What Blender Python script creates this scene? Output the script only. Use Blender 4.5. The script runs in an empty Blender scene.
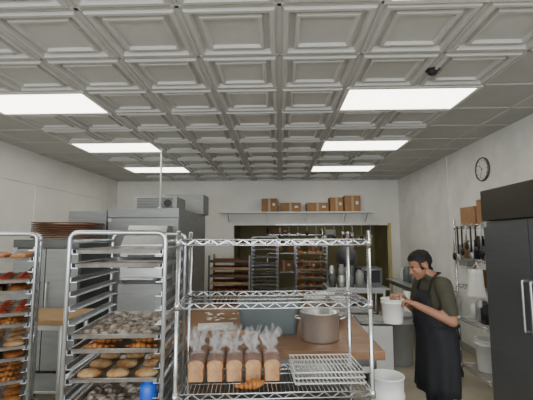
import bpy, math, random
from mathutils import Vector, Matrix, noise
random.seed(7)
R = math.radians

# ------------------------------------------------------------------ materials
def mat(name, col, rough=.5, metal=0, var=0, scale=8, bump=0, bscale=60, emis=0, alpha=1, stretch=(1,1,1), col2=None, spec=.5, trans=0):
    m = bpy.data.materials.new(name); m.use_nodes = True
    nt = m.node_tree; b = nt.nodes['Principled BSDF']
    b.inputs['Base Color'].default_value = (*col, 1)
    b.inputs['Roughness'].default_value = rough
    b.inputs['Metallic'].default_value = metal
    b.inputs['Alpha'].default_value = alpha
    b.inputs['Specular IOR Level'].default_value = spec
    if trans: b.inputs['Transmission Weight'].default_value = trans
    if emis:
        b.inputs['Emission Color'].default_value = (*col, 1)
        b.inputs['Emission Strength'].default_value = emis
    if var or bump or col2:
        tc = nt.nodes.new('ShaderNodeTexCoord'); mp = nt.nodes.new('ShaderNodeMapping')
        mp.inputs['Scale'].default_value = stretch
        nt.links.new(tc.outputs['Object'], mp.inputs['Vector'])
    if var or col2:
        n = nt.nodes.new('ShaderNodeTexNoise'); n.inputs['Scale'].default_value = scale
        n.inputs['Detail'].default_value = 5; n.inputs['Roughness'].default_value = .6
        nt.links.new(mp.outputs[0], n.inputs['Vector'])
        r = nt.nodes.new('ShaderNodeValToRGB')
        r.color_ramp.elements[0].position = .35; r.color_ramp.elements[1].position = .65
        c1 = [c*(1-var) for c in col]; c2 = list(col2) if col2 else [min(1, c*(1+var)) for c in col]
        r.color_ramp.elements[0].color = (*c1, 1); r.color_ramp.elements[1].color = (*c2, 1)
        nt.links.new(n.outputs['Fac'], r.inputs[0]); nt.links.new(r.outputs[0], b.inputs['Base Color'])
    if bump:
        n2 = nt.nodes.new('ShaderNodeTexNoise'); n2.inputs['Scale'].default_value = bscale
        nt.links.new(mp.outputs[0], n2.inputs['Vector'])
        bp = nt.nodes.new('ShaderNodeBump'); bp.inputs['Strength'].default_value = bump
        bp.inputs['Distance'].default_value = .01
        nt.links.new(n2.outputs['Fac'], bp.inputs['Height']); nt.links.new(bp.outputs[0], b.inputs['Normal'])
    return m

WALL = mat('wall_paint', (.76,.75,.71), .6, var=.05, scale=1.5, bump=.05, bscale=40)
WALLR = mat('wall_paint_scuffed', (.76,.755,.73), .45, var=.08, scale=2.5, bump=.08, bscale=30)
CEILM = mat('ceiling_tile_white', (.55,.55,.53), .65, var=.05, scale=2)
CEILP = mat('ceiling_tile_plain', (.46,.46,.435), .8, var=.05, scale=3, bump=.15, bscale=200)
TBAR = mat('tbar_grid', (.55,.55,.53), .5)
OLIVE = mat('back_room_paint', (.30,.27,.14), .7, var=.1, scale=2)
TRIM = mat('trim_paint', (.40,.38,.33), .5)
YEL = mat('yellow_paint', (.50,.40,.14), .5)
LAMP = mat('lamp_diffuser', (1,.97,.84), .5, emis=7)
STRIP = mat('strip_lamp', (1,.95,.8), .5, emis=7)
LFRAME = mat('lamp_frame', (.70,.70,.67), .4)
STEEL = mat('brushed_steel', (.54,.55,.56), .38, .9, var=.08, scale=6, stretch=(1,1,14))
POT = mat('polished_pot_steel', (.72,.73,.74), .30, .85, var=.05, scale=6)
DSTEEL = mat('dark_steel', (.15,.155,.16), .38, .7, var=.08, scale=4, stretch=(1,1,10))
ALU = mat('aluminium', (.60,.64,.70), .3, .95, var=.06, scale=10)
CHROME = mat('chrome_wire', (.70,.72,.75), .2, 1)
PAN = mat('sheet_pan_worn', (.38,.37,.36), .4, .8, var=.25, scale=12)
GREYP = mat('grey_panel', (.30,.31,.31), .5, .3, var=.06, scale=3)
PROOF = mat('proofer_panel', (.30,.315,.32), .42, .45, var=.08, scale=3, stretch=(1,1,8))
DGREY = mat('dark_grey_panel', (.10,.105,.11), .5, .2, var=.1, scale=3)
BLACK = mat('black_plastic', (.012,.012,.014), .45)
RUB = mat('rubber', (.03,.03,.03), .7)
WHITEP = mat('white_plastic', (.75,.76,.76), .35, var=.03, scale=5)
BLUEG = mat('blue_grey_plastic', (.125,.155,.165), .4, var=.06, scale=4)
BLUE = mat('blue_plastic', (.008,.10,.62), .35)
CARD = mat('cardboard', (.30,.165,.08), .8, var=.1, scale=6)
TAPE = mat('packing_tape', (.42,.30,.16), .3)
WOODT = mat('butcher_block', (.24,.125,.065), .38, var=.30, scale=5, stretch=(1,9,1), bump=.05)
BROWNT = mat('brown_tray', (.12,.05,.025), .5, var=.2, scale=10)
WOODL = mat('light_wood', (.42,.26,.13), .5, var=.15, scale=5, stretch=(1,8,1))
CRUST = mat('bread_crust', (.22,.065,.012), .6, var=.35, scale=14, bump=.2, bscale=60)
CRUMB = mat('bread_side', (.62,.36,.13), .7, col2=(.34,.13,.03), scale=14, bump=.2)
PASTRY = mat('pastry_glaze', (.27,.07,.013), .35, col2=(.52,.22,.05), scale=20, bump=.3, bscale=50)
JAM = mat('jam_glaze', (.30,.035,.012), .3, col2=(.55,.20,.06), scale=16, bump=.3, bscale=50)
CREAMT = mat('sugared_bun', (.60,.42,.22), .6, col2=(.36,.15,.04), scale=16, bump=.3, bscale=50)
SUGAR = mat('icing_crumbs', (.58,.52,.45), .7, col2=(.13,.08,.055), scale=22, bump=.6, bscale=50)
BAG = mat('clear_bag', (.88,.89,.90), .12, alpha=.085, bump=.9, bscale=45)
BAGT = mat('bunched_bag', (.88,.89,.90), .15, alpha=.20, bump=.9, bscale=45)
PAPERW = mat('white_paper', (.75,.75,.72), .8)
SKIN = mat('skin', (.34,.165,.10), .5, var=.06, scale=12)
SHIRT = mat('olive_shirt', (.050,.050,.032), .85, var=.12, scale=12, bump=.3, bscale=14)
PANTS = mat('dark_trousers', (.016,.018,.024), .85, var=.1)
APRON = mat('black_apron', (.010,.011,.015), .8, var=.2, scale=7, bump=.35, bscale=9)
HAIR = mat('black_hair', (.006,.005,.005), .55, bump=.6, bscale=160)
EYE = mat('eye_white', (.45,.43,.40), .35)
LIP = mat('lip', (.26,.10,.075), .5)
RED = mat('red_pack', (.40,.03,.02), .5)
FLOORM = mat('floor_vinyl', (.36,.32,.25), .28, var=.12, scale=2.2, bump=.03, bscale=30)

# ------------------------------------------------------------------ builder
class B:
    def __init__(s):
        s.v=[]; s.f=[]; s.m=[]; s.sm=[]; s.mats=[]; s.M=Matrix.Identity(4)
    def mi(s, m):
        if m not in s.mats: s.mats.append(m)
        return s.mats.index(m)
    def add(s, vs, fs, m, smooth=False):
        o=len(s.v); i=s.mi(m)
        s.v += [tuple(s.M @ Vector(p)) for p in vs]
        for k,f in enumerate(fs):
            s.f.append([a+o for a in f]); s.m.append(i)
            s.sm.append(smooth if isinstance(smooth,bool) else smooth[k])
    def box(s, c, d, m, rz=0, rx=0, ry=0):
        T = Matrix.Translation(c) @ Matrix.Rotation(rz,4,'Z') @ Matrix.Rotation(ry,4,'Y') @ Matrix.Rotation(rx,4,'X')
        x,y,z=[a/2 for a in d]
        vs=[T@Vector(p) for p in [(-x,-y,-z),(x,-y,-z),(x,y,-z),(-x,y,-z),(-x,-y,z),(x,-y,z),(x,y,z),(-x,y,z)]]
        s.add(vs,[(0,3,2,1),(4,5,6,7),(0,1,5,4),(1,2,6,5),(2,3,7,6),(3,0,4,7)],m)
    def bx(s, x0,x1,y0,y1,z0,z1,m):
        s.box(((x0+x1)/2,(y0+y1)/2,(z0+z1)/2),(x1-x0,y1-y0,z1-z0),m)
    def tube(s, pts, r, m, seg=8, cap=True, closed=False):
        pts=[Vector(p) for p in pts]; n=len(pts)
        rr = r if isinstance(r,(list,tuple)) else [r]*n
        vs=[]; prev=None
        for i,p in enumerate(pts):
            a = pts[(i-1)%n] if (closed or i>0) else p
            b = pts[(i+1)%n] if (closed or i<n-1) else p
            t=(b-a).normalized()
            if prev is None:
                u = t.orthogonal().normalized()
            else:
                u = prev - t*prev.dot(t)
                u = u.normalized() if u.length>1e-5 else t.orthogonal().normalized()
            prev=u; w=t.cross(u)
            for k in range(seg):
                an=2*math.pi*k/seg
                vs.append(p+(u*math.cos(an)+w*math.sin(an))*rr[i])
        fs=[];sm=[]
        for i in range(n if closed else n-1):
            j=(i+1)%n
            for k in range(seg):
                k2=(k+1)%seg
                fs.append((i*seg+k,i*seg+k2,j*seg+k2,j*seg+k)); sm.append(seg>4)
        if cap and not closed:
            fs.append(tuple(range(seg-1,-1,-1))); sm.append(False)
            fs.append(tuple((n-1)*seg+k for k in range(seg))); sm.append(False)
        s.add(vs,fs,m,sm)
    def cyl(s,a,b,r,m,r2=None,seg=14,cap=True):
        s.tube([a,b],[r,r if r2 is None else r2],m,seg,cap)
    def ell(s,c,r,m,seg=16,rings=10,rot=None):
        T=Matrix.Translation(c)
        if rot is not None: T = T @ rot
        vs=[T@Vector((0,0,-r[2]))]
        for i in range(1,rings):
            ph=-math.pi/2+math.pi*i/rings
            for k in range(seg):
                a=2*math.pi*k/seg
                vs.append(T@Vector((r[0]*math.cos(ph)*math.cos(a),r[1]*math.cos(ph)*math.sin(a),r[2]*math.sin(ph))))
        vs.append(T@Vector((0,0,r[2])))
        fs=[]
        for k in range(seg): fs.append((0,1+(k+1)%seg,1+k))
        for i in range(rings-2):
            for k in range(seg):
                k2=(k+1)%seg; o=1+i*seg
                fs.append((o+k,o+k2,o+seg+k2,o+seg+k))
        o=1+(rings-2)*seg; L=len(vs)-1
        for k in range(seg): fs.append((o+k,o+(k+1)%seg,L))
        s.add(vs,fs,m,True)
    def cap_(s,a,b,r1,r2,m,seg=16):   # tapered capsule
        s.cyl(a,b,r1,m,r2,seg); s.ell(a,(r1,)*3,m,seg); s.ell(b,(r2,)*3,m,seg)
    def lathe(s,c,prof,m,seg=28,sx=1,sy=1):
        vs=[];fs=[];n=len(prof)
        for (r,z) in prof:
            r=max(r,.0004)
            for k in range(seg):
                a=2*math.pi*k/seg; vs.append((c[0]+r*sx*math.cos(a),c[1]+r*sy*math.sin(a),c[2]+z))
        for i in range(n-1):
            for k in range(seg):
                k2=(k+1)%seg; fs.append((i*seg+k,i*seg+k2,(i+1)*seg+k2,(i+1)*seg+k))
        s.add(vs,fs,m,True)
    def done(s,name,loc=(0,0,0),rz=0,parent=None,bevel=0):
        me=bpy.data.meshes.new(name); me.from_pydata(s.v,[],s.f)
        for m in s.mats: me.materials.append(m)
        me.polygons.foreach_set('material_index',s.m); me.polygons.foreach_set('use_smooth',s.sm)
        me.update()
        o=bpy.data.objects.new(name,me); bpy.context.scene.collection.objects.link(o)
        o.location=loc; o.rotation_euler=(0,0,rz)
        if parent: o.parent=parent
        if bevel:
            b=o.modifiers.new('bev','BEVEL'); b.width=bevel; b.segments=2; b.limit_method='ANGLE'; b.angle_limit=R(50)
        return o
def empty(name,loc=(0,0,0),rz=0):
    e=bpy.data.objects.new(name,None); bpy.context.scene.collection.objects.link(e)
    e.location=loc; e.rotation_euler=(0,0,rz); e.empty_display_size=.1
    return e
def arc_rect(pts, rad, n=5):
    """round the interior corners of an open polyline"""
    pts=[Vector(p) for p in pts]; out=[pts[0]]
    for i in range(1,len(pts)-1):
        a,b,c=pts[i-1],pts[i],pts[i+1]
        p=b+(a-b).normalized()*rad; q=b+(c-b).normalized()*rad
        for k in range(n+1):
            t=k/n; out.append(p*(1-t)**2+b*2*t*(1-t)+q*t*t)
    out.append(pts[-1]); return out

# ------------------------------------------------------------------ room shell
XL,XR,Y0,Y1,H = -3.95,2.80,-2.83,8.80,3.07
b=B(); b.bx(XL-.15,XR+.15,Y0-.15,11.3,-.1,0,FLOORM); b.done('floor')
b=B(); b.bx(XL-.15,XL,Y0-.15,Y1+.15,0,H+.2,WALL); b.done('wall_left')
b=B(); b.bx(XR,XR+.15,Y0-.15,Y1+.15,0,H+.2,WALLR); b.done('wall_right')
OX0,OX1,OZ=-1.1,2.55,2.0
b=B()
b.bx(XL,OX0,Y1,Y1+.15,0,H+.2,WALL); b.bx(OX1,XR,Y1,Y1+.15,0,H+.2,WALL); b.bx(OX0,OX1,Y1,Y1+.15,OZ,H+.2,WALL)
b.done('wall_back')
# room behind the opening
b=B(); b.bx(OX0-.1,XR+.1,11.1,11.2,0,2.5,OLIVE); b.done('wall_storeroom_back')
b=B(); b.bx(OX0-.2,OX0-.1,Y1+.15,11.2,0,2.5,OLIVE); b.done('wall_storeroom_left')
b=B(); b.bx(XR,XR+.1,Y1+.15,11.2,0,2.5,OLIVE); b.done('wall_storeroom_right')
b=B(); b.bx(OX0-.2,XR+.1,Y1+.15,11.2,2.5,2.6,OLIVE); b.done('ceiling_storeroom')
# front wall with shop windows (behind camera)
b=B()
b.bx(XL,XR,Y0-.15,Y0,0,.5,WALL); b.bx(XL,XR,Y0-.15,Y0,2.85,H+.2,WALL)
b.bx(XL,XL+.35,Y0-.15,Y0,.5,2.85,WALL); b.bx(XR-.35,XR,Y0-.15,Y0,.5,2.85,WALL)
b.done('wall_front')
b=B()
for x in (XL+.37,-1.6,.5,XR-.37): b.bx(x-.03,x+.03,Y0-.12,Y0-.04,.5,2.85,DSTEEL)
for z in (.53,2.2,2.82): b.bx(XL+.35,XR-.35,Y0-.12,Y0-.04,z-.03,z+.03,DSTEEL)
b.done('window_1')
# trim
b=B(); b.bx(XL,XL+.015,Y0,Y1,0,.12,TRIM); b.done('baseboard_left')
b=B(); b.bx(XR-.015,XR,Y0,Y1,0,.12,TRIM); b.done('baseboard_right')
b=B(); b.bx(XL,OX0,Y1-.015,Y1,0,.12,TRIM); b.done('baseboard_back')
b=B(); b.bx(XL,XL+.02,Y0,Y1,2.55,2.575,WALL); 
for y in (1.0,3.4,5.8,8.2): b.bx(XL,XL+.012,y-.02,y+.02,.12,2.55,WALL)
b.done('trim_1')
b=B()
for y in (1.4,3.82,6.24): b.bx(XR-.010,XR,y-.02,y+.02,.12,H,WALLR)
b.done('trim_2')
b=B(); b.bx(OX1-.02,OX1+.04,Y1-.03,Y1,0,OZ+.05,YEL); b.done('trim_3')

# ceiling
T=.61
b=B()
rows=[3.27+T*k for k in range(-10,10)]
lights=set()
for ly in (-6,-3,0,3,6):
    for lx in (1,2,-5,-4): lights.add((lx,ly+10))
rings=[(0,0),(.026,0),(.033,-.017),(.056,-.017),(.070,.016),(.102,.016),(.109,-.009),(.130,-.009),(.141,.012)]
for j in range(len(rows)-1):
    y0,y1=rows[j],rows[j+1]
    for i in range(-5,3):
        if (i,j) in lights: continue
        x0,x1=i*T,(i+1)*T
        vs=[];fs=[]
        for (d,z) in rings:
            vs += [(x0+d,y0+d,H+z),(x1-d,y0+d,H+z),(x1-d,y1-d,H+z),(x0+d,y1-d,H+z)]
        for r in range(len(rings)-1):
            for k in range(4):
                k2=(k+1)%4; fs.append((r*4+k,(r+1)*4+k,(r+1)*4+k2,r*4+k2))
        o=(len(rings)-1)*4; fs.append((o+3,o+2,o+1,o))
        b.add(vs,fs,CEILM)
for (x0,x1) in ((XL,-3.05),(1.83,XR)):
    b.add([(x0,Y0,H),(x1,Y0,H),(x1,Y1,H),(x0,Y1,H)],[(3,2,1,0)],CEILP)
b.add([(XL,rows[-1],H),(XR,rows[-1],H),(XR,Y1,H),(XL,Y1,H)],[(3,2,1,0)],CEILP)
for y in rows: b.bx(XL,XR,y-.012,y+.012,H-.005,H+.004,TBAR)
for i in range(-6,5):
    b.bx(i*T-.012,i*T+.012,Y0,Y1,H-.005,H+.004,TBAR)
b.bx(XL-.15,XR+.15,Y0-.15,Y1+.15,H+.15,H+.25,CEILP)
b.done('ceiling')
for ly in (-6,-3,0,3,6):
    for lx in (1,-5):
        x0=lx*T; y0=3.27+ly*T
        b=B(); b.bx(x0+.03,x0+2*T-.03,y0+.03,y0+T-.03,H-.010,H+.006,LAMP)
        for (a0,a1,c0,c1) in ((0,2*T,0,.035),(0,2*T,T-.035,T),(0,.035,.035,T-.035),(2*T-.035,2*T,.035,T-.035)):
            b.bx(x0+a0,x0+a1,y0+c0,y0+c1,H-.018,H+.03,LFRAME)
        b.bx(x0,x0+2*T,y0,y0+T,H+.03,H+.08,LFRAME)
        b.done('fluorescent_ceiling_light')
b=B(); b.lathe((0,0,0),[(0,-.04),(.025,-.04),(.036,-.03),(.04,-.01),(.055,-.005),(.06,0)],BLACK); b.done('ceiling_detector',(1.25,2.95,H-.004))

# ------------------------------------------------------------------ wire shelving
def wire_shelf(name,loc,rz,W,D,Hp,levels,foot=.0,wr=.0026):
    b=B()
    px,py=W/2,D/2
    for x in (-px,px):
        for y in (-py,py):
            b.cyl((x,y,.06),(x,y,Hp),.0127,CHROME,seg=10); b.ell((x,y,Hp),(.013,.013,.008),CHROME,8,6)
            b.cyl((x,y,0),(x,y,.06),.02,RUB,seg=10)
            for z in levels: b.cyl((x,y,z-.035),(x,y,z+.008),.019,CHROME,r2=.016,seg=10)
    for z in levels:
        for dz,rr in ((0,.0042),(-.03,.0042)):
            b.tube([(-px,-py,z+dz),(px,-py,z+dz)],rr,CHROME,6); b.tube([(-px,py,z+dz),(px,py,z+dz)],rr,CHROME,6)
            b.tube([(-px,-py,z+dz),(-px,py,z+dz)],rr,CHROME,6); b.tube([(px,-py,z+dz),(px,py,z+dz)],rr,CHROME,6)
        for y in (-py,py):
            n=int(W/.045); pts=[(-px+W*i/n,y,z-(.03 if i%2 else 0)) for i in range(n+1)]
            b.tube(pts,wr,CHROME,4)
        for x in (-px,px):
            n=int(D/.045); pts=[(x,-py+D*i/n,z-(.03 if i%2 else 0)) for i in range(n+1)]
            b.tube(pts,wr,CHROME,4)
        n=int(W/.024)
        for i in range(1,n):
            x=-px+W*i/n; b.tube([(x,-py,z+.003),(x,py,z+.003)],wr*.85,CHROME,4)
        for y in (-py*.33,py*.33): b.tube([(-px,y,z-.004),(px,y,z-.004)],.0035,CHROME,6)
    return b.done(name,loc,rz)
SRZ=R(5)
wire_shelf('wire_shelving_unit',(-.05,2.34,0),SRZ,1.08,.45,1.735,(.20,.86,1.34,1.69))

# ------------------------------------------------------------------ sheet pan racks
def pan_rack(name,loc,rz,W=.52,D=.66,Hh=1.73,pans=(),cont={},extra=None):
    e=empty(name,loc,rz); b=B(); px,py=W/2,D/2
    for y in (-py,py):
        pts=arc_rect([(-px,y,.12),(-px,y,Hh),(px,y,Hh),(px,y,.12)],.05)
        b.tube(pts,.0130,ALU,8)
        b.tube([(-px,y,.16),(px,y,.16)],.013,ALU,8)
    for x in (-px,px):
        for z in (.16,Hh-.05,.95): b.tube([(x,-py,z),(x,py,z)],.012,ALU,8)
        sx=-1 if x>0 else 1
        z=.24
        while z<Hh-.08:
            b.box((x+sx*.014,0,z+.012),(.003,D,.026),ALU); b.box((x+sx*.030,0,z),(.034,D,.003),ALU)
            z+=.0762
        for y in (-py,py):
            b.cyl((x,y,.10),(x,y,.14),.018,STEEL,seg=8); b.cyl((x-.014,y,.05),(x+.014,y,.05),.05,RUB,seg=16)
            b.box((x,y,.09),(.05,.035,.012),STEEL)
    b.done('frame',parent=e)
    for k in pans:
        z=.24+.0762*k+.002
        b=B(); w=W-.05; d=D-.01; h=.024
        b.box((0,0,z+.002),(w-.03,d-.03,.003),PAN)
        for sy in (-1,1): b.box((0,sy*(d/2-.008),z+h/2),(w-.01,.003,h),PAN,rx=-sy*.35)
        for sx in (-1,1): b.box((sx*(w/2-.008),0,z+h/2),(.003,d-.01,h),PAN,ry=sx*.35)
        pr=[(-w/2,-d/2,z+h),(w/2,-d/2,z+h),(w/2,d/2,z+h),(-w/2,d/2,z+h)]
        b.tube(pr,.004,PAN,6,closed=True)
        b.done('sheet_pan',parent=e)
        c=cont.get(k)
        if c=='crumbs':
            b=B()
            b.box((0,0,z+.008),(.42,.60,.006),SUGAR)
            for i in range(90):
                x=random.uniform(-.19,.19); y=random.uniform(-.28,.28)
                b.ell((x,y,z+.014),(random.uniform(.012,.04),random.uniform(.012,.04),random.uniform(.006,.024)),SUGAR,8,6,Matrix.Rotation(random.random()*3,4,'Z'))
            b.done('icing_crumbs',parent=e)
        elif c:
            b=B(); nx,ny={'rolls':(3,4),'croissants':(2,5),'loaves':(3,3),'jam':(4,5),'buns':(3,4)}[c]
            for i in range(nx):
                for j in range(ny):
                    x=-w/2+w*(i+.5)/nx; y=-d/2+d*(j+.5)/ny
                    if c in('rolls','buns'):
                        b.ell((x,y,z+.024),(.064,.06,.026),PASTRY if c=='rolls' else CREAMT,12,8)
                    elif c=='jam':
                        b.ell((x,y,z+.016),(.050,.052,.014),JAM,12,8); b.ell((x,y,z+.026),(.026,.028,.010),RED,10,6)
                    elif c=='loaves':
                        b.ell((x,y,z+.028),(.064,.10,.030),PASTRY if (i+j+k)%2 else CRUST,12,8)
                    else:
                        for q in range(-3,4):
                            rr=.027-.0055*abs(q)
                            b.ell((x+q*.024,y+.006*q*q-.02,z+.004+rr*.8),(.019,rr,rr*.85),PASTRY,10,6,Matrix.Rotation(-.12*q,4,'Z'))
            b.done('pastries',parent=e)
    if extra: extra(e)
    return e
def blue_b(e):
    b=B(); b.lathe((0,0,0),[(0,0),(.040,0),(.044,.01),(.044,.09),(.034,.105),(.024,.112),(.024,.125),(.028,.125),(.028,.140),(0,.142)],BLUE,24); b.done('blue_bottle',(.175,-.27,.24+.0762*7+.030),parent=e)
pan_rack('sheet_pan_rack',(-.925,2.36,0),R(5),pans=(7,9,11,12,17,18),cont={12:'crumbs',11:'croissants',9:'buns',7:'crumbs'},extra=blue_b)
pan_rack('sheet_pan_rack',(-2.15,2.78,0),R(31),pans=(4,6,8,9,11,12,14,15,17),cont={17:'rolls',15:'jam',14:'loaves',12:'jam',11:'croissants',9:'buns',8:'loaves',6:'croissants',4:'rolls'})
pan_rack('sheet_pan_rack',(-.30,7.7,0),0,Hh=1.72,pans=(3,5,7,9,11,12,14,16,18),cont={})
pan_rack('sheet_pan_rack',(.60,7.55,0),0,Hh=1.64,W=.6,pans=(5,7,9,11,13,15),cont={5:'rolls',7:'rolls',9:'rolls',11:'rolls',13:'rolls',15:'rolls'})

# ------------------------------------------------------------------ tables
def table(name,x0,x1,y0,y1,z,top,th=.05,legm=STEEL,shelf=True):
    b=B()
    b.bx(x0,x1,y0,y1,z-th,z,top)
    b.bx(x0+.05,x1-.05,y0+.05,y1-.05,z-th-.06,z-th,legm)
    for x in (x0+.07,x1-.07):
        for y in (y0+.07,y1-.07):
            b.cyl((x,y,.0),(x,y,z-th),.024,legm,seg=12); b.cyl((x,y,0),(x,y,.04),.03,RUB,seg=12)
    if shelf: b.bx(x0+.07,x1-.07,y0+.07,y1-.07,.22,.245,legm)
    return b.done(name,bevel=.004)
table('bakers_worktable',-.98,.74,2.74,4.5,.90,WOODT,.06,DSTEEL)
table('prep_table',-2.75,-2.05,3.55,4.15,.92,WOODL,.05)
table('stainless_prep_table',.75,1.75,6.1,6.8,.90,STEEL,.03)
table('stainless_prep_table',2.1,2.72,5.9,7.6,.90,STEEL,.03)

# things on the worktable
def tub(name,loc,w,d,h,m,lid=None,rz=0):
    b=B(); t=.004
    def ring(sc,z,ins=0):
        r=.05; pts=[]
        for cx,cy,a0 in ((1,1,0),(-1,1,90),(-1,-1,180),(1,-1,270)):
            for k in range(5):
                a=R(a0+k*22.5); pts.append((cx*(w/2*sc-r)+ (r-ins)*math.cos(a), cy*(d/2*sc-r)+(r-ins)*math.sin(a), z))
        return pts
    rs=[ring(.90,0),ring(1.0,h-.02),ring(1.03,h-.02),ring(1.03,h),ring(.985,h),ring(.89,.01)]
    n=20; vs=[p for r_ in rs for p in r_]; fs=[]
    for i in range(len(rs)-1):
        for k in range(n): fs.append((i*n+k,i*n+(k+1)%n,(i+1)*n+(k+1)%n,(i+1)*n+k))
    fs.append(tuple(range(n-1,-1,-1))); fs.append(tuple((len(rs)-1)*n+k for k in range(n)))
    b.add(vs,fs,m)
    if lid:
        l1=ring(1.045,h); l2=ring(1.045,h+.014); l3=ring(.95,h+.014); l4=ring(.93,h+.006)
        vs=l1+l2+l3+l4; fs=[]
        for i in range(3):
            for k in range(n): fs.append((i*n+k,i*n+(k+1)%n,(i+1)*n+(k+1)%n,(i+1)*n+k))
        fs.append(tuple(3*n+k for k in range(n))); fs.append(tuple(range(n-1,-1,-1)))
        b.add(vs,fs,lid)
    for s in (-1,1):
        b.box((s*(w/2+.008),0,h*.75),(.018,.12,.02),m)
    return b.done(name,loc,rz)
tub('storage_tub',(-.10,3.36,.90),.53,.38,.25,BLUEG,BLUEG,R(2))
def stockpot(name,loc,r,h):
    b=B()
    b.lathe((0,0,0),[(0,0),(r*.96,0),(r,.012),(r,h-.004),(r+.008,h),(r+.006,h+.004),(r-.006,h),(r-.006,.01),(0,.008)],POT,36)
    for s in (-1,1):
        pts=arc_rect([(s*r,-.05,h*.78),(s*(r+.045),-.045,h*.80),(s*(r+.045),.045,h*.80),(s*r,.05,h*.78)],.02)
        b.tube(pts,.006,POT,8)
    return b.done(name,loc)
stockpot('stock_pot',(.315,3.06,.90),.150,.215)
b=B(); b.lathe((0,0,0),[(0,0),(.06,0),(.10,.03),(.145,.09),(.155,.10),(.15,.102),(.14,.09),(.09,.03),(0,.008)],STEEL,32); b.done('mixing_bowl',(.47,3.62,.90))
for p in ((.36,4.02,.90),(.62,3.95,.90),(.50,4.28,.90)):
    b=B(); b.lathe((0,0,0),[(0,0),(.09,0),(.105,.17),(.112,.17),(.112,.185),(.10,.185),(.09,.01),(0,.01)],WHITEP,28); b.done('ingredient_tub',p)
b=B(); b.box((0,0,.006),(.32,.24,.012),WHITEP); b.box((0,-.02,.016),(.25,.16,.008),PAPERW,rz=.2); b.done('cutting_board',(-.58,3.42,.90),R(12))
b=B(); b.cyl((-.14,0,.03),(.14,0,.03),.03,WOODL,seg=16)
for s in (-1,1): b.cyl((s*.14,0,.03),(s*.21,0,.03),.012,WOODL,seg=10); 
b.done('rolling_pin',(-.40,3.04,.90),R(20))
b=B()
for i in range(30):
    b.ell((random.uniform(-.35,.35),random.uniform(-.2,.2),.003),(random.uniform(.01,.05),random.uniform(.01,.03),.003),PAPERW,8,4,Matrix.Rotation(random.random()*3,4,'Z'))
b.done('spilled_flour',(-.45,3.9,.90))

# ------------------------------------------------------------------ bagged loaves on the lower shelf
def loaf(name,loc,rz,L=.15,w=.096,h=.122):
    e=empty(name,loc,rz)
    b=B()
    prof=[(-.46,0),(.46,0),(.49,.06),(.49,.62),(.54,.70),(.53,.82),(.42,.94),(.22,1.0),(0,1.02),(-.22,1.0),(-.42,.94),(-.53,.82),(-.54,.70),(-.49,.62),(-.49,.06)]
    n=len(prof); ys=[-L/2,-L/2+.012,-L/6,L/6,L/2-.012,L/2]; sc=[.9,1,1.03,1.02,1,.9]
    vs=[]
    for y,s_ in zip(ys,sc):
        for (x,z) in prof: vs.append((x*w*s_,y,h*(.02+z*(.97 if s_==.9 else 1)*(1+.02*math.sin(y*40)))))
    side=[];crust=[]
    for i in range(len(ys)-1):
        for k in range(n):
            f=(i*n+k,i*n+(k+1)%n,(i+1)*n+(k+1)%n,(i+1)*n+k)
            (crust if (4<=k<=11 or i in (0,4)) else side).append(f)
    b.add(vs,crust,CRUST,True); b.add(vs,side,CRUMB,True)
    b.add(vs,[tuple(range(n-1,-1,-1)),tuple((len(ys)-1)*n+k for k in range(n))],CRUMB)
    b.done('loaf',parent=e)
    b=B(); seg=40; lv=[(0,1.0,1.0),(.03,1.02,1.03),(.10,1.03,1.03),(.127,.95,.95),(.144,.62,.5),(.157,.25,.18),(.170,.34,.26),(.192,.56,.44),(.215,.78,.58),(.235,.86,.62)]
    vs=[];ph=random.random()*9; lx=random.uniform(-.25,.25); ly=random.uniform(-.4,.2)
    for z,sx,sy in lv:
        for k in range(seg):
            a=2*math.pi*k/seg; c,s_=math.cos(a),math.sin(a)
            q=(abs(c)**4+abs(s_)**4)**-.25
            wv=1+(.30 if z>.13 else .015)*math.sin(a*9+ph+z*20)+(.20 if z>.13 else .01)*math.sin(a*5+ph*2)
            zz=z+.004+(0.025*math.sin(a*7+ph)+.012*math.sin(a*3+ph) if z>.2 else 0)
            o_=max(0,z-.14)
            vs.append((c*q*w*.56*sx*wv+lx*o_,s_*q*L*.52*sy*wv+ly*o_,zz))
    f1=[];f2=[]
    for i in range(len(lv)-1):
        for k in range(seg): (f1 if i<4 else f2).append((i*seg+k,i*seg+(k+1)%seg,(i+1)*seg+(k+1)%seg,(i+1)*seg+k))
    b.add(vs,f1,BAG,True); b.add(vs,f2,BAGT,True); b.done('plastic_bag',parent=e)
for r_ in range(2):
    for i in range(5): loaf('bagged_bread_loaf',(-.500+.111*i-.018*r_,2.300+.175*r_+.0095*i,.866),R(random.uniform(4,6)))
b=B()
for q in range(-4,5):
    rr=.032-.005*abs(q)
    b.ell((q*.019,.003*q*q-.02,rr*.9),(.016,rr,rr*.9),PASTRY,14,8,Matrix.Rotation(.12*q,4,'Z'))
b.done('croissant',(-.16,2.165,.866),R(25))
# cooling racks (white wire) on lower shelf
b=B()
for lay in range(3):
    z=.012+lay*.03
    b.tube([(-.20,-.16,z),(.20,-.16,z),(.20,.16,z),(-.20,.16,z)],.005,WHITEP,6,closed=True)
    for i in range(18): x=-.20+.40*i/17; b.tube([(x,-.16,z+.003),(x,.16,z+.003)],.0028,WHITEP,4)
    for sx in (-1,1):
        for sy in (-1,1): b.cyl((sx*.18,sy*.15,z-.012),(sx*.18,sy*.15,z),.004,WHITEP,seg=6)
b.done('cooling_rack_stack',(.27,2.37,.866),R(5))

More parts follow.
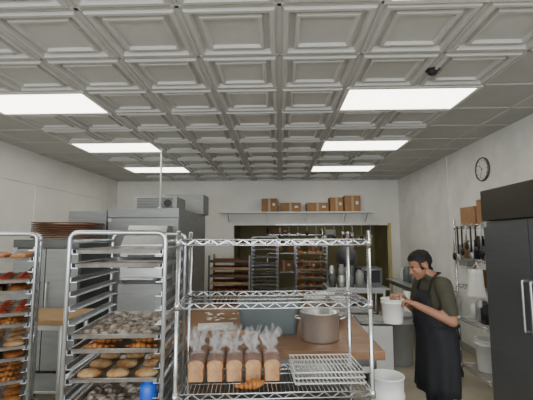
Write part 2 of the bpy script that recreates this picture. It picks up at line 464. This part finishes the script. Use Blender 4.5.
# ------------------------------------------------------------------ bins and buckets
def bucket(name,loc,r,h,m,handle=False,lid=None):
    b=B(); b.lathe((0,0,0),[(0,0),(r*.84,0),(r*.86,.008),(r*.97,h*.82),(r*1.04,h*.83),(r*1.04,h*.86),(r*.98,h*.87),(r,h-.012),(r*1.05,h-.01),(r*1.05,h),(r*.97,h),(r*.84,.01),(0,.01)],m,32)
    if lid: b.lathe((0,0,0),[(r*1.07,h-.015),(r*1.07,h+.008),(r*.95,h+.01),(r*.93,h+.003),(0,h+.003)],lid,32)
    if handle:
        pts=[(r*1.04*math.cos(a),handle*math.sin(a)*.3, h*.85-abs(handle)*math.sin(a)*.5) for a in [math.pi*k/12 for k in range(13)]]
        b.tube(pts,.0025,STEEL,6)
    return b.done(name,loc)
bucket('waste_bin',(.705,2.585,0),.105,.80,WHITEP)
bucket('plastic_bucket',(2.43,4.17,.168),.125,.36,WHITEP,handle=.12,lid=WHITEP)
bucket('plastic_bucket',(2.41,4.56,.168),.125,.36,WHITEP,handle=.12)
bucket('plastic_bucket',(2.02,4.75,0),.15,.38,WHITEP,handle=.12,lid=WHITEP)
bucket('trash_can',(1.62,5.35,0),.22,.66,GREYP)
def ingredient_bin(name,loc):
    b=B()
    b.box((0,0,.38),(.36,.5,.54),WHITEP); b.box((0,.07,.67),(.38,.36,.03),GREYP); b.box((0,-.18,.66),(.37,.16,.02),GREYP,rx=-.35)
    for x in (-.14,.14):
        for y in (-.2,.2): b.cyl((x-.015,y,.045),(x+.015,y,.045),.045,RUB,seg=14); b.cyl((x,y,.05),(x,y,.12),.012,STEEL,seg=8)
    return b.done(name,loc,bevel=.015)
ingredient_bin('rolling_ingredient_bin',(1.16,4.85,0)); ingredient_bin('rolling_ingredient_bin',(1.12,5.5,0))

# ------------------------------------------------------------------ right refrigerator
def fridge(name,loc,rz,W,D,Hh,body,door,head=.30,nd=2,hcol=STEEL,headm=None):
    b=B(); headm=headm or body
    b.bx(-W/2,W/2,-D/2+.06,D/2,.14,Hh,body)
    b.bx(-W/2,W/2,-D/2-.01,-D/2+.06,Hh-head+.008,Hh,headm)
    b.bx(-W/2+.03,W/2-.03,-D/2+.04,-D/2+.1,.10,.17,BLACK)
    dw=W/nd
    for i in range(nd):
        x0=-W/2+i*dw+.006; x1=x0+dw-.012
        b.bx(x0,x1,-D/2,-D/2+.055,.18,Hh-head-.008,door)
        hx = x1-.045 if (i%2==0) else x0+.045
        if nd==1: hx=x1-.05
        zc=(Hh-head)*.62
        b.tube(arc_rect([(hx,-D/2,zc-.2),(hx,-D/2-.045,zc-.2),(hx,-D/2-.045,zc+.2),(hx,-D/2,zc+.2)],.012),.011,hcol,8)
        b.box((x0+.02 if i%2==0 else x1-.02,-D/2-.004,Hh-head-.03),(.05,.02,.05),hcol)
    for x in (-W/2+.08,W/2-.08):
        for y in (-D/2+.1,D/2-.08): b.cyl((x-.015,y,.05),(x+.015,y,.05),.05,RUB,seg=16); b.cyl((x,y,.06),(x,y,.14),.02,STEEL,seg=8)
    return b.done(name,loc,rz,bevel=.006)
FD=mat('fridge_door',(.12,.125,.135),.36,.45,var=.06,scale=3,stretch=(1,1,12))
FH=mat('fridge_header',(.04,.034,.030),.4,.3)
fridge('reach_in_refrigerator',(2.385,3.07,0),R(-90),1.32,.77,2.16,DSTEEL,FD,.30,2,STEEL,FH)
# back-left coolers
fridge('walk_in_proofer',(-1.98,6.25,0),0,1.04,1.9,2.13,PROOF,PROOF,.14,1,STEEL)
fridge('reach_in_cooler',(-2.80,5.75,0),0,.56,.9,2.09,PROOF,PROOF,.2,1,STEEL)
b=B(); b.bx(-.34,.34,-.25,.25,0,.20,GREYP)
for i in range(7): b.box((0,-.255,.03+i*.024),(.56,.01,.010),DGREY)
b.cyl((.2,-.26,.1),(.2,-.25,.1),.06,BLACK,seg=18); b.done('condenser_unit',(-1.92,5.85,2.132),bevel=.006)
b=B(); b.bx(-.36,.36,-.25,.25,0,.36,GREYP); b.bx(-.3,.3,-.256,-.25,.05,.30,PROOF); b.done('evaporator_housing',(-1.75,6.9,2.132),bevel=.006)
b=B(); b.cyl((0,0,0),(0,0,H-2.135),.014,LFRAME,seg=10); b.cyl((0,0,0),(0,0,.03),.03,LFRAME,seg=12); b.cyl((0,0,H-2.16),(0,0,H-2.138),.035,LFRAME,seg=12)
b.done('conduit_pipe',(-1.80,5.48,2.132))
# stainless cabinet on left with stacked trays
fridge('stainless_cabinet',(-2.78,4.72,0),0,.80,.75,1.68,DSTEEL,PROOF,.10,2,STEEL)
b=B()
for i in range(8):
    z=i*.026; b.box((random.uniform(-.01,.01),0,z+.006),(.66,.46,.008),BROWNT)
    b.tube([(-.34,-.24,z+.024),(.34,-.24,z+.024),(.34,.24,z+.024),(-.34,.24,z+.024)],.008,BROWNT,6,closed=True)
b.done('stacked_baking_trays',(-2.72,4.70,1.682))

# planetary mixer
def mixer(name,loc,rz,s,m):
    b=B(); b.M=Matrix.Scale(s,4)
    b.bx(-.28,.28,-.36,.36,0,.08,m); b.bx(-.16,.16,.08,.36,.08,1.05,m)
    b.ell((0,.02,1.20),(.19,.42,.22),m,24,14); b.cyl((0,-.16,.86),(0,-.16,1.06),.09,STEEL,seg=20)
    b.cyl((0,-.16,.62),(0,-.16,.88),.018,STEEL)
    b.lathe((0,-.16,.36),[(0,0),(.12,0),(.19,.08),(.23,.36),(.245,.36),(.245,.375),(.225,.37),(.18,.09),(0,.015)],STEEL,28)
    for x in (-.25,.25): b.box((x*.98,-.03,.6),(.03,.26,.03),m)
    b.box((.2,.2,.9),(.06,.12,.18),BLACK); b.cyl((.24,.2,.95),(.26,.2,.95),.02,RED)
    return b.done(name,loc,rz,bevel=.006)
mixer('planetary_mixer',(1.34,7.6,0),R(-6),1.1,DGREY)
# stainless dough divider standing at the left of the table
b=B()
b.bx(-.26,.26,-.30,.30,.10,1.15,PROOF); b.bx(-.22,.22,-.26,.26,1.15,1.22,DGREY)
b.bx(-.25,.25,-.28,.28,1.22,1.62,STEEL); b.bx(-.16,.16,-.295,-.28,1.34,1.50,DGREY)
b.add([(-.25,-.28,1.62),(.25,-.28,1.62),(.25,.28,1.62),(-.25,.28,1.62),(-.25,.0,1.86),(.25,.0,1.86),(.25,.28,1.86),(-.25,.28,1.86)],[(0,1,5,4),(1,2,6,5),(2,3,7,6),(3,0,4,7),(4,5,6,7),(3,2,1,0)],STEEL)
b.tube(arc_rect([(-.2,-.28,1.18),(-.2,-.42,1.22),(.2,-.42,1.22),(.2,-.28,1.18)],.03),.014,STEEL)
b.bx(-.18,.18,-.302,-.30,.3,1.0,GREYP)
for x in (-.2,.2):
    for y in (-.24,.24): b.cyl((x,y,0),(x,y,.10),.025,RUB,seg=12)
b.done('dough_divider',(-1.70,4.75,0),R(4),bevel=.01)

# wooden tray cart at the back left of the opening
b=B()
for x in (-.42,.42):
    for y in (-.3,.3): b.box((x,y,.72),(.035,.035,1.24),DSTEEL); b.cyl((x-.015,y,.05),(x+.015,y,.05),.05,RUB,seg=14)
for k in range(7):
    z=.3+k*.15; b.box((0,0,z),(.84,.6,.012),WOODL); b.box((0,-.3,z+.02),(.84,.015,.055),WOODL if k%2 else BROWNT); b.box((0,.3,z+.02),(.84,.015,.055),BROWNT)
    for i in range(5): b.ell((-.32+i*.16,-.1,z+.04),(.06,.12,.035),CRUST,10,6)
b.done('bread_cooling_cart',(-1.05,8.0,0))

# back wall shelf with boxes
b=B(); b.bx(-1.42,2.15,Y1-.36,Y1-.002,2.275,2.298,WHITEP)
for x in (-1.2,-.3,.6,1.5,2.0):
    b.box((x,Y1-.02,2.17),(.03,.035,.22),STEEL); b.tube([(x,Y1-.03,2.08),(x,Y1-.32,2.27)],.01,STEEL,6)
b.done('mounted_shelf')
def carton(name,loc,w,d,h,rz=0,m=CARD):
    b=B(); b.box((0,0,h/2),(w,d,h),m); b.box((0,0,h/2),(.05,d+.002,h+.002),TAPE)
    b.box((0,-d/4,h+.002),(w,.49*d,.003),m); b.box((0,d/4,h+.002),(w,.49*d,.003),m)
    b.box((w*.28,-d/2-.001,h*.55),(w*.16,.002,h*.2),PAPERW)
    return b.done(name,loc,rz)
for (x,w,h) in ((-.24,.36,.30),(.24,.48,.20),(.86,.50,.20),(1.29,.30,.32),(1.65,.36,.36)):
    carton('cardboard_box',(x,Y1-.19,2.30),w,.30,h,R(random.uniform(-2,2)))
# storeroom and stuff under the soffit
b=B(); b.box((0,0,0),(.36,.006,.46),PAPERW); b.box((0,-.004,.1),(.3,.003,.14),RED); b.done('wall_poster',(2.0,11.09,1.65))
b=B(); b.box((0,0,0),(.5,.006,.36),YEL); b.box((0,-.004,0),(.4,.003,.24),PAPERW); b.done('wall_poster',(2.5,11.09,1.62))
b=B(); b.box((0,0,0),(.3,.006,.40),PAPERW); b.box((0,-.004,-.05),(.22,.003,.2),BLUEG); b.done('wall_poster',(1.5,11.09,1.75))
wire_shelf('storeroom_shelving',(.4,10.4,0),0,1.5,.5,1.95,(.3,.8,1.3,1.8),wr=.004)
for (x,z,w,h) in ((-.1,1.31,.35,.3),(.4,1.31,.4,.25),(.9,1.31,.3,.32),(.1,.81,.5,.3),(.8,.81,.4,.3),(0,1.81,.5,.15)):
    carton('storeroom_carton',(x,10.4,z),w,.35,h)
b=B(); b.bx(-.1,2.3,-.03,.03,-.03,.0,STEEL)
for i in range(11):
    x=.0+i*.21; L=random.uniform(.16,.34); b.tube([(x,-.04,0),(x,-.05,-L)],.008,STEEL,6); b.ell((x,-.05,-L-.03),(.045,.02,.05),STEEL if i%3 else BLACK,12,8)
b.done('utensil_rail',(0,8.76,2.03))
b=B(); b.bx(-1.1,.2,-.05,.05,0,.0+.06,LFRAME); b.bx(-1.05,.15,-.03,.03,-.02,0,STRIP); b.done('fluorescent_strip_light',(1.6,10.0,2.44))

# goods on the back prep tables
def jars(name,loc,n,dx,mats,dy=0,rs=(.05,.08),hs=(.14,.30)):
    b=B()
    for i in range(n):
        r=random.uniform(*rs); h=random.uniform(*hs); m=mats[i%len(mats)]
        b.lathe((i*dx,i*dy,0),[(0,0),(r,0),(r,h*.8),(r*.7,h*.88),(r*.72,h),(0,h)],m,18)
    return b.done(name,loc)
jars('food_containers',(.86,6.25,.90),4,.15,[DGREY,STEEL,BLUEG,GREYP])
jars('food_containers',(.90,6.6,.90),3,.17,[STEEL,GREYP,DGREY],hs=(.3,.42))
jars('food_containers',(2.28,6.1,.90),6,.02,[WHITEP,GREYP,STEEL,DGREY,BLUEG],dy=.24)
b=B(); b.box((0,0,.15),(.34,.38,.30),DSTEEL); b.box((0,-.2,.16),(.26,.02,.2),BLACK); b.tube([(-.12,-.23,.27),(.12,-.23,.27)],.008,STEEL); b.done('countertop_oven',(1.54,6.55,.90),bevel=.008)
b=B()
for i,(w,h) in enumerate(((.18,.9),(.12,1.3))):
    b.cyl((i*.16,0,.0),(i*.16,0,h),.05,WHITEP,seg=16)
b.done('paper_rolls',(1.9,5.75,0))

# wall clock
b=B()
b.M=Matrix.Rotation(R(-90),4,'Y')
b.lathe((0,0,0),[(0,0),(.165,0),(.168,.02),(.16,.035),(.15,.03),(.148,.018)],DSTEEL,40)
b.lathe((0,0,0),[(.149,.018),(0,.018)],PAPERW,40)
for k in range(12):
    a=R(30*k); b.box((.125*math.cos(a),.125*math.sin(a),.0195),(.03,.008,.002),BLACK,rz=a)
b.box((.03,.03,.022),(.10,.009,.002),BLACK,rz=R(45)); b.box((-.05,.02,.024),(.13,.006,.002),BLACK,rz=R(158)); b.cyl((0,0,.018),(0,0,.027),.008,BLACK)
b.done('wall_clock',(XR,5.13,2.64))

# right wire shelf with goods
wire_shelf('storage_shelving',(2.49,4.42,0),0,.50,.86,1.93,(.16,.72,1.12,1.45,1.85),wr=.004)
carton('shelf_carton',(2.49,4.66,1.858),.36,.32,.22,R(3)); carton('shelf_carton',(2.47,4.25,1.858),.36,.30,.28,R(-4))
carton('shelf_carton',(2.50,4.60,1.125),.30,.30,.18,R(3))
jars('spice_jars',(2.32,4.06,1.458),6,.01,[BLACK,RED,DGREY,BLACK,STEEL,CARD],dy=.14)
jars('food_jars',(2.33,4.08,.728),5,.02,[WHITEP,BLUEG,BLACK,STEEL,WHITEP],dy=.17)
jars('oil_jugs',(2.34,4.10,1.128),3,.03,[RED,WHITEP,BLACK],dy=.12,hs=(.16,.22),rs=(.05,.055))
# utensils hung on hooks on the aisle side of the shelving
b=B()
for i in range(8):
    y=.74*i/7; L=random.uniform(.18,.40)
    b.tube([(.0,y,.02),(-.02,y,.03),(-.035,y,.0),(-.035,y,-.02)],.003,STEEL,6)
    b.tube([(-.035,y,-.0),(-.035,y,-L)],.010,[BLACK,STEEL,BLACK][i%3],6)
    b.ell((-.035,y,-L-.03),(.018,.04,.05),[STEEL,BLACK,BLACK][i%3],12,8)
b.done('hanging_utensils',(2.225,4.04,1.84))
b=B()   # hanging white apron on side of shelf
vs=[];fs=[];nn=9
for j in range(8):
    for i in range(nn):
        t=i/(nn-1)-.5; z=-.046*j; wdt=.10+.010*j
        vs.append((t*wdt*1.5,.018*math.sin(i*1.9+j*.3)-.012,z))
for j in range(7):
    for i in range(nn-1): fs.append((j*nn+i,(j+1)*nn+i,(j+1)*nn+i+1,j*nn+i+1))
b.add(vs,fs,PAPERW,True); b.tube([(-.05,0,0),(0,.02,.07),(.05,0,0)],.005,PAPERW,6)
o=b.done('hanging_cloth',(2.12,4.16,1.36),R(-62)); sm=o.modifiers.new('s','SOLIDIFY'); sm.thickness=.006
b=B(); 
b.box((0,0,0),(.12,.28,.32),GREYP); b.box((-.03,0,-.17),(.06,.2,.03),PAPERW); b.done('paper_towel_dispenser',(XR-.062,5.6,1.45),bevel=.02)

# ------------------------------------------------------------------ the baker
def P(f,s,z): return Vector((-f,-s,z))
def evaluate(o,vox,it,fac=.5):
    r=o.modifiers.new('r','REMESH'); r.mode='VOXEL'; r.voxel_size=vox; r.use_smooth_shade=True
    s=o.modifiers.new('s','SMOOTH'); s.iterations=it; s.factor=fac
    dg=bpy.context.evaluated_depsgraph_get(); dg.update()
    me=bpy.data.meshes.new_from_object(o.evaluated_get(dg)); o.modifiers.clear(); o.data=me
    for p in me.polygons: p.use_smooth=True
    return me
ML=(1.31,3.24,0)
MAN=empty('baker_man',ML,R(6))
shL,elL,wrL=P(.03,.190,1.315),P(.00,.240,1.055),P(.235,.155,1.165)
shR,elR,wrR=P(.03,-.190,1.315),P(.07,-.25,1.06),P(.26,-.095,1.195)
b=B(); m=SHIRT
for s in (-1,1):
    b.cap_(P(0,s*.095,.86),P(.02,s*.105,.48),.093,.062,m)
    b.cap_(P(.02,s*.105,.48),P(-.02,s*.11,.10),.060,.045,m)
    b.ell(P(.045,s*.115,.045),(.135,.05,.045),m); b.ell(P(-.02,s*.11,.06),(.06,.045,.06),m)
b.ell(P(-.01,0,.92),(.130,.175,.13),m); b.ell(P(.02,0,1.05),(.140,.170,.16),m)
b.ell(P(.01,0,1.20),(.125,.175,.17),m); b.ell(P(.0,0,1.29),(.100,.180,.09),m)
b.cap_(P(.0,-.14,1.325),P(.0,.14,1.325),.06,.06,m)
b.cap_(P(.02,0,1.34),P(.075,0,1.42),.062,.055,m)
for sh,el,wr in ((shL,elL,wrL),(shR,elR,wrR)):
    b.cap_(sh,sh.lerp(el,.75),.066,.058,m); b.cap_(sh,el,.055,.043,m); b.cap_(el,wr,.043,.028,m)
o=b.done('body',parent=MAN)
me=evaluate(o,.009,5)
me.materials.clear()
for mm in (SHIRT,SKIN,PANTS,RUB): me.materials.append(mm)
def segd(p,a,c):
    t=max(0,min(1,(p-a).dot(c-a)/(c-a).length_squared)); return (p-(a+(c-a)*t)).length,t
for p in me.polygons:
    c=p.center; k=0
    if c.z<.075: k=3
    elif c.z<.90: k=2
    for sh,el,wr in ((shL,elL,wrL),(shR,elR,wrR)):
        d1,t1=segd(c,sh,el); d2,t2=segd(c,el,wr)
        if (d2<.052 and (t2>.02) and d2<d1) or (t1>.84 and d1<.056): k=1
    # neck
    nd,nt=segd(c,P(.0,0,1.34),P(.085,0,1.43))
    if c.z>1.375 and nd<.085 and (c.z+c.x*.6)>1.345 and abs(c.y)<.075: k=1
    p.material_index=k
# hands
b=B()
def finger(pts,r0,r1):
    n=len(pts)
    for i in range(n-1):
        a=r0+(r1-r0)*i/(n-1); c=r0+(r1-r0)*(i+1)/(n-1); b.cap_(pts[i],pts[i+1],a,c,SKIN,10)
BC=(.385,.02)
def hand(wr,palm_dir,side,down):
    w=wr; d=palm_dir.normalized(); n=down.normalized(); sd=d.cross(n).normalized()*side
    b.cap_(w-d*.03,w+d*.02,.028,.026,SKIN,12)
    for k in range(4):     # palm slab of overlapping capsules
        off=sd*((k-1.5)*.019)
        b.cap_(w+d*.015+off*.6,w+d*.075+off,.015,.0125,SKIN,10)
        L=[.034,.040,.037,.028][k]
        p0=w+d*.075+off; p1=p0+(d*.85+n*.5).normalized()*L
        p2=p1+(d*.15+n*1).normalized()*L*.7; p3=p2+(-d*.5+n*.8).normalized()*L*.55
        finger([p0,p1,p2,p3],.0092,.0072)
    t0=w+d*.03-sd*.024; t1=t0-sd*.022+d*.028+n*.012; t2=t1+d*.022+n*.024; t3=t2+d*.006+n*.022
    finger([t0,t1,t2,t3],.0125,.0085)
rl=P(.335,.095,1.215); hand(wrL,rl-wrL,1,Vector((-.25,.2,-1)))
rr_=P(.345,-.045,1.222); hand(wrR,rr_-wrR,-1,Vector((-.25,-.2,-1)))
o=b.done('hands',parent=MAN); evaluate(o,.0032,2,.4)
# head
tilt=R(24)
HM = Matrix.Translation(P(.125,0,1.475)) @ Matrix.Rotation(-tilt,4,'Y')  # local x = -forward
b=B(); b.M=HM
def h(f,s,z): return (-f,-s,z)
b.ell(h(-.012,0,.028),(.096,.075,.085),SKIN,28,20)
b.ell(h(.028,0,-.030),(.062,.060,.076),SKIN,24,16)
b.ell(h(.045,0,-.082),(.036,.034,.026),SKIN); b.ell(h(.068,0,-.094),(.018,.020,.015),SKIN)
b.ell(h(.072,0,.012),(.020,.046,.014),SKIN)     # brow
b.cap_(h(.085,0,.006),h(.106,0,-.030),.008,.012,SKIN,12); b.ell(h(.098,0,-.034),(.014,.018,.010),SKIN)
b.ell(h(.084,0,-.058),(.012,.024,.008),SKIN); b.ell(h(.082,0,-.070),(.012,.021,.008),SKIN)
for s in (-1,1):
    b.ell(h(.060,s*.032,-.028),(.022,.02,.02),SKIN)
    b.ell(h(-.008,s*.077,-.012),(.019,.009,.031),SKIN,14,10,Matrix.Rotation(R(-12),4,'Y'))
b.cap_(h(-.02,0,-.05),h(-.045,0,-.13),.052,.054,SKIN)
o=b.done('head',parent=MAN); me=evaluate(o,.004,3,.5)
me.materials.clear()
for mm in (SKIN,HAIR,LIP): me.materials.append(mm)
inv=HM.inverted()
def hairy(q):
    f,s,z=-q.x,-q.y,q.z
    if abs(s)>.069 and -.035<f<.02 and z<.025: return False
    if f>.0: lim=.015+.048*min(1,max(0,(f-.0)/.055))
    else: lim=-.015-.055*min(1,(-f)/.05)
    if abs(s)>.055 and .0<f<.035: lim=min(lim,-.03)
    return z>lim
for v in me.vertices:
    q=inv@v.co
    if hairy(q):
        nn_=noise.noise(q*60)*.003
        v.co=v.co+v.normal*(.008+nn_+ (.005 if q.z>.07 else 0))
for p in me.polygons:
    q=inv@p.center
    if hairy(q): p.material_index=1
    elif -q.x>.085 and -.074<q.z<-.055 and abs(q.y)<.024: p.material_index=2
b=B(); b.M=HM
for s in (-1,1):
    b.ell(h(.072,s*.031,-.005),(.010,.012,.006),EYE); b.ell(h(.0795,s*.031,-.007),(.004,.006,.005),BLACK)
    b.cap_(h(.088,s*.018,.016),h(.078,s*.046,.016),.0045,.003,HAIR,8)
b.done('eyes_and_brows',parent=MAN)
# apron
b=B()
def shell(levels,seg=36):
    vs=[]
    for (z,rf,rs,cf,amp,ang) in levels:
        for k in range(seg+1):
            a=R(-ang+2*ang*k/seg)
            w=1+amp*math.sin(k*1.1+z*3)
            vs.append(P(cf+rf*w*math.cos(a),rs*w*math.sin(a),z))
    fs=[]
    n=seg+1
    for j in range(len(levels)-1):
        for k in range(seg): fs.append((j*n+k,(j+1)*n+k,(j+1)*n+k+1,j*n+k+1))
    b.add(vs,fs,APRON,True)
shell([(1.27,.128,.160,.015,0,42),(1.18,.146,.180,.02,0,50),(1.10,.158,.188,.022,.005,62),(1.03,.160,.188,.022,.008,92),(.98,.157,.190,.015,.01,118),(.90,.156,.200,.0,.012,125),(.78,.158,.210,.0,.02,125),(.64,.162,.215,.005,.03,122),(.54,.164,.218,.005,.04,118),(.47,.166,.220,.008,.045,115)])
o=b.done('apron',parent=MAN); sm=o.modifiers.new('s','SOLIDIFY'); sm.thickness=.005; sm.offset=1
b=B()
for s in (-1,1):
    b.tube([P(.108,s*.100,1.265),P(.080,s*.095,1.35),P(.03,s*.075,1.395),P(-.035,s*.03,1.405),P(-.05,0,1.405)],.007,APRON,6)
pts=[P(.01+.168*math.cos(R(a)),.196*math.sin(R(a)),.99) for a in range(-180,181,12)]
b.tube(pts,.009,APRON,6); b.tube([P(-.165,.01,.99),P(-.175,.03,.86)],.006,APRON,6); b.tube([P(-.165,-.01,.99),P(-.175,-.03,.88)],.006,APRON,6)
b.done('apron_straps',parent=MAN)
# bucket held
bw=Matrix.Translation(ML)@Matrix.Rotation(R(6),4,'Z')@P(BC[0],BC[1],1.005)
bucket('small_plastic_bucket',bw,.090,.195,WHITEP,handle=.16)

# ------------------------------------------------------------------ light
w=bpy.data.worlds.new('world'); bpy.context.scene.world=w; w.use_nodes=True
bg=w.node_tree.nodes['Background']; bg.inputs[0].default_value=(.93,.96,.98,1); bg.inputs[1].default_value=6.8
pl=bpy.data.lights.new('window_portal','AREA'); pl.shape='RECTANGLE'; pl.size=XR-XL-.7; pl.size_y=2.35
pl.cycles.is_portal=True
po=bpy.data.objects.new('window_portal',pl); bpy.context.scene.collection.objects.link(po)
po.location=((XL+XR)/2,Y0-.16,1.675); po.rotation_euler=(R(90),0,0)

# ------------------------------------------------------------------ camera
cd=bpy.data.cameras.new('camera'); co=bpy.data.objects.new('camera',cd); bpy.context.scene.collection.objects.link(co)
cd.sensor_width=36; cd.lens=25.0; cd.clip_start=.02
co.location=(0,0,1.7); co.rotation_euler=(R(95.86),0,R(2.09))
bpy.context.scene.camera=co
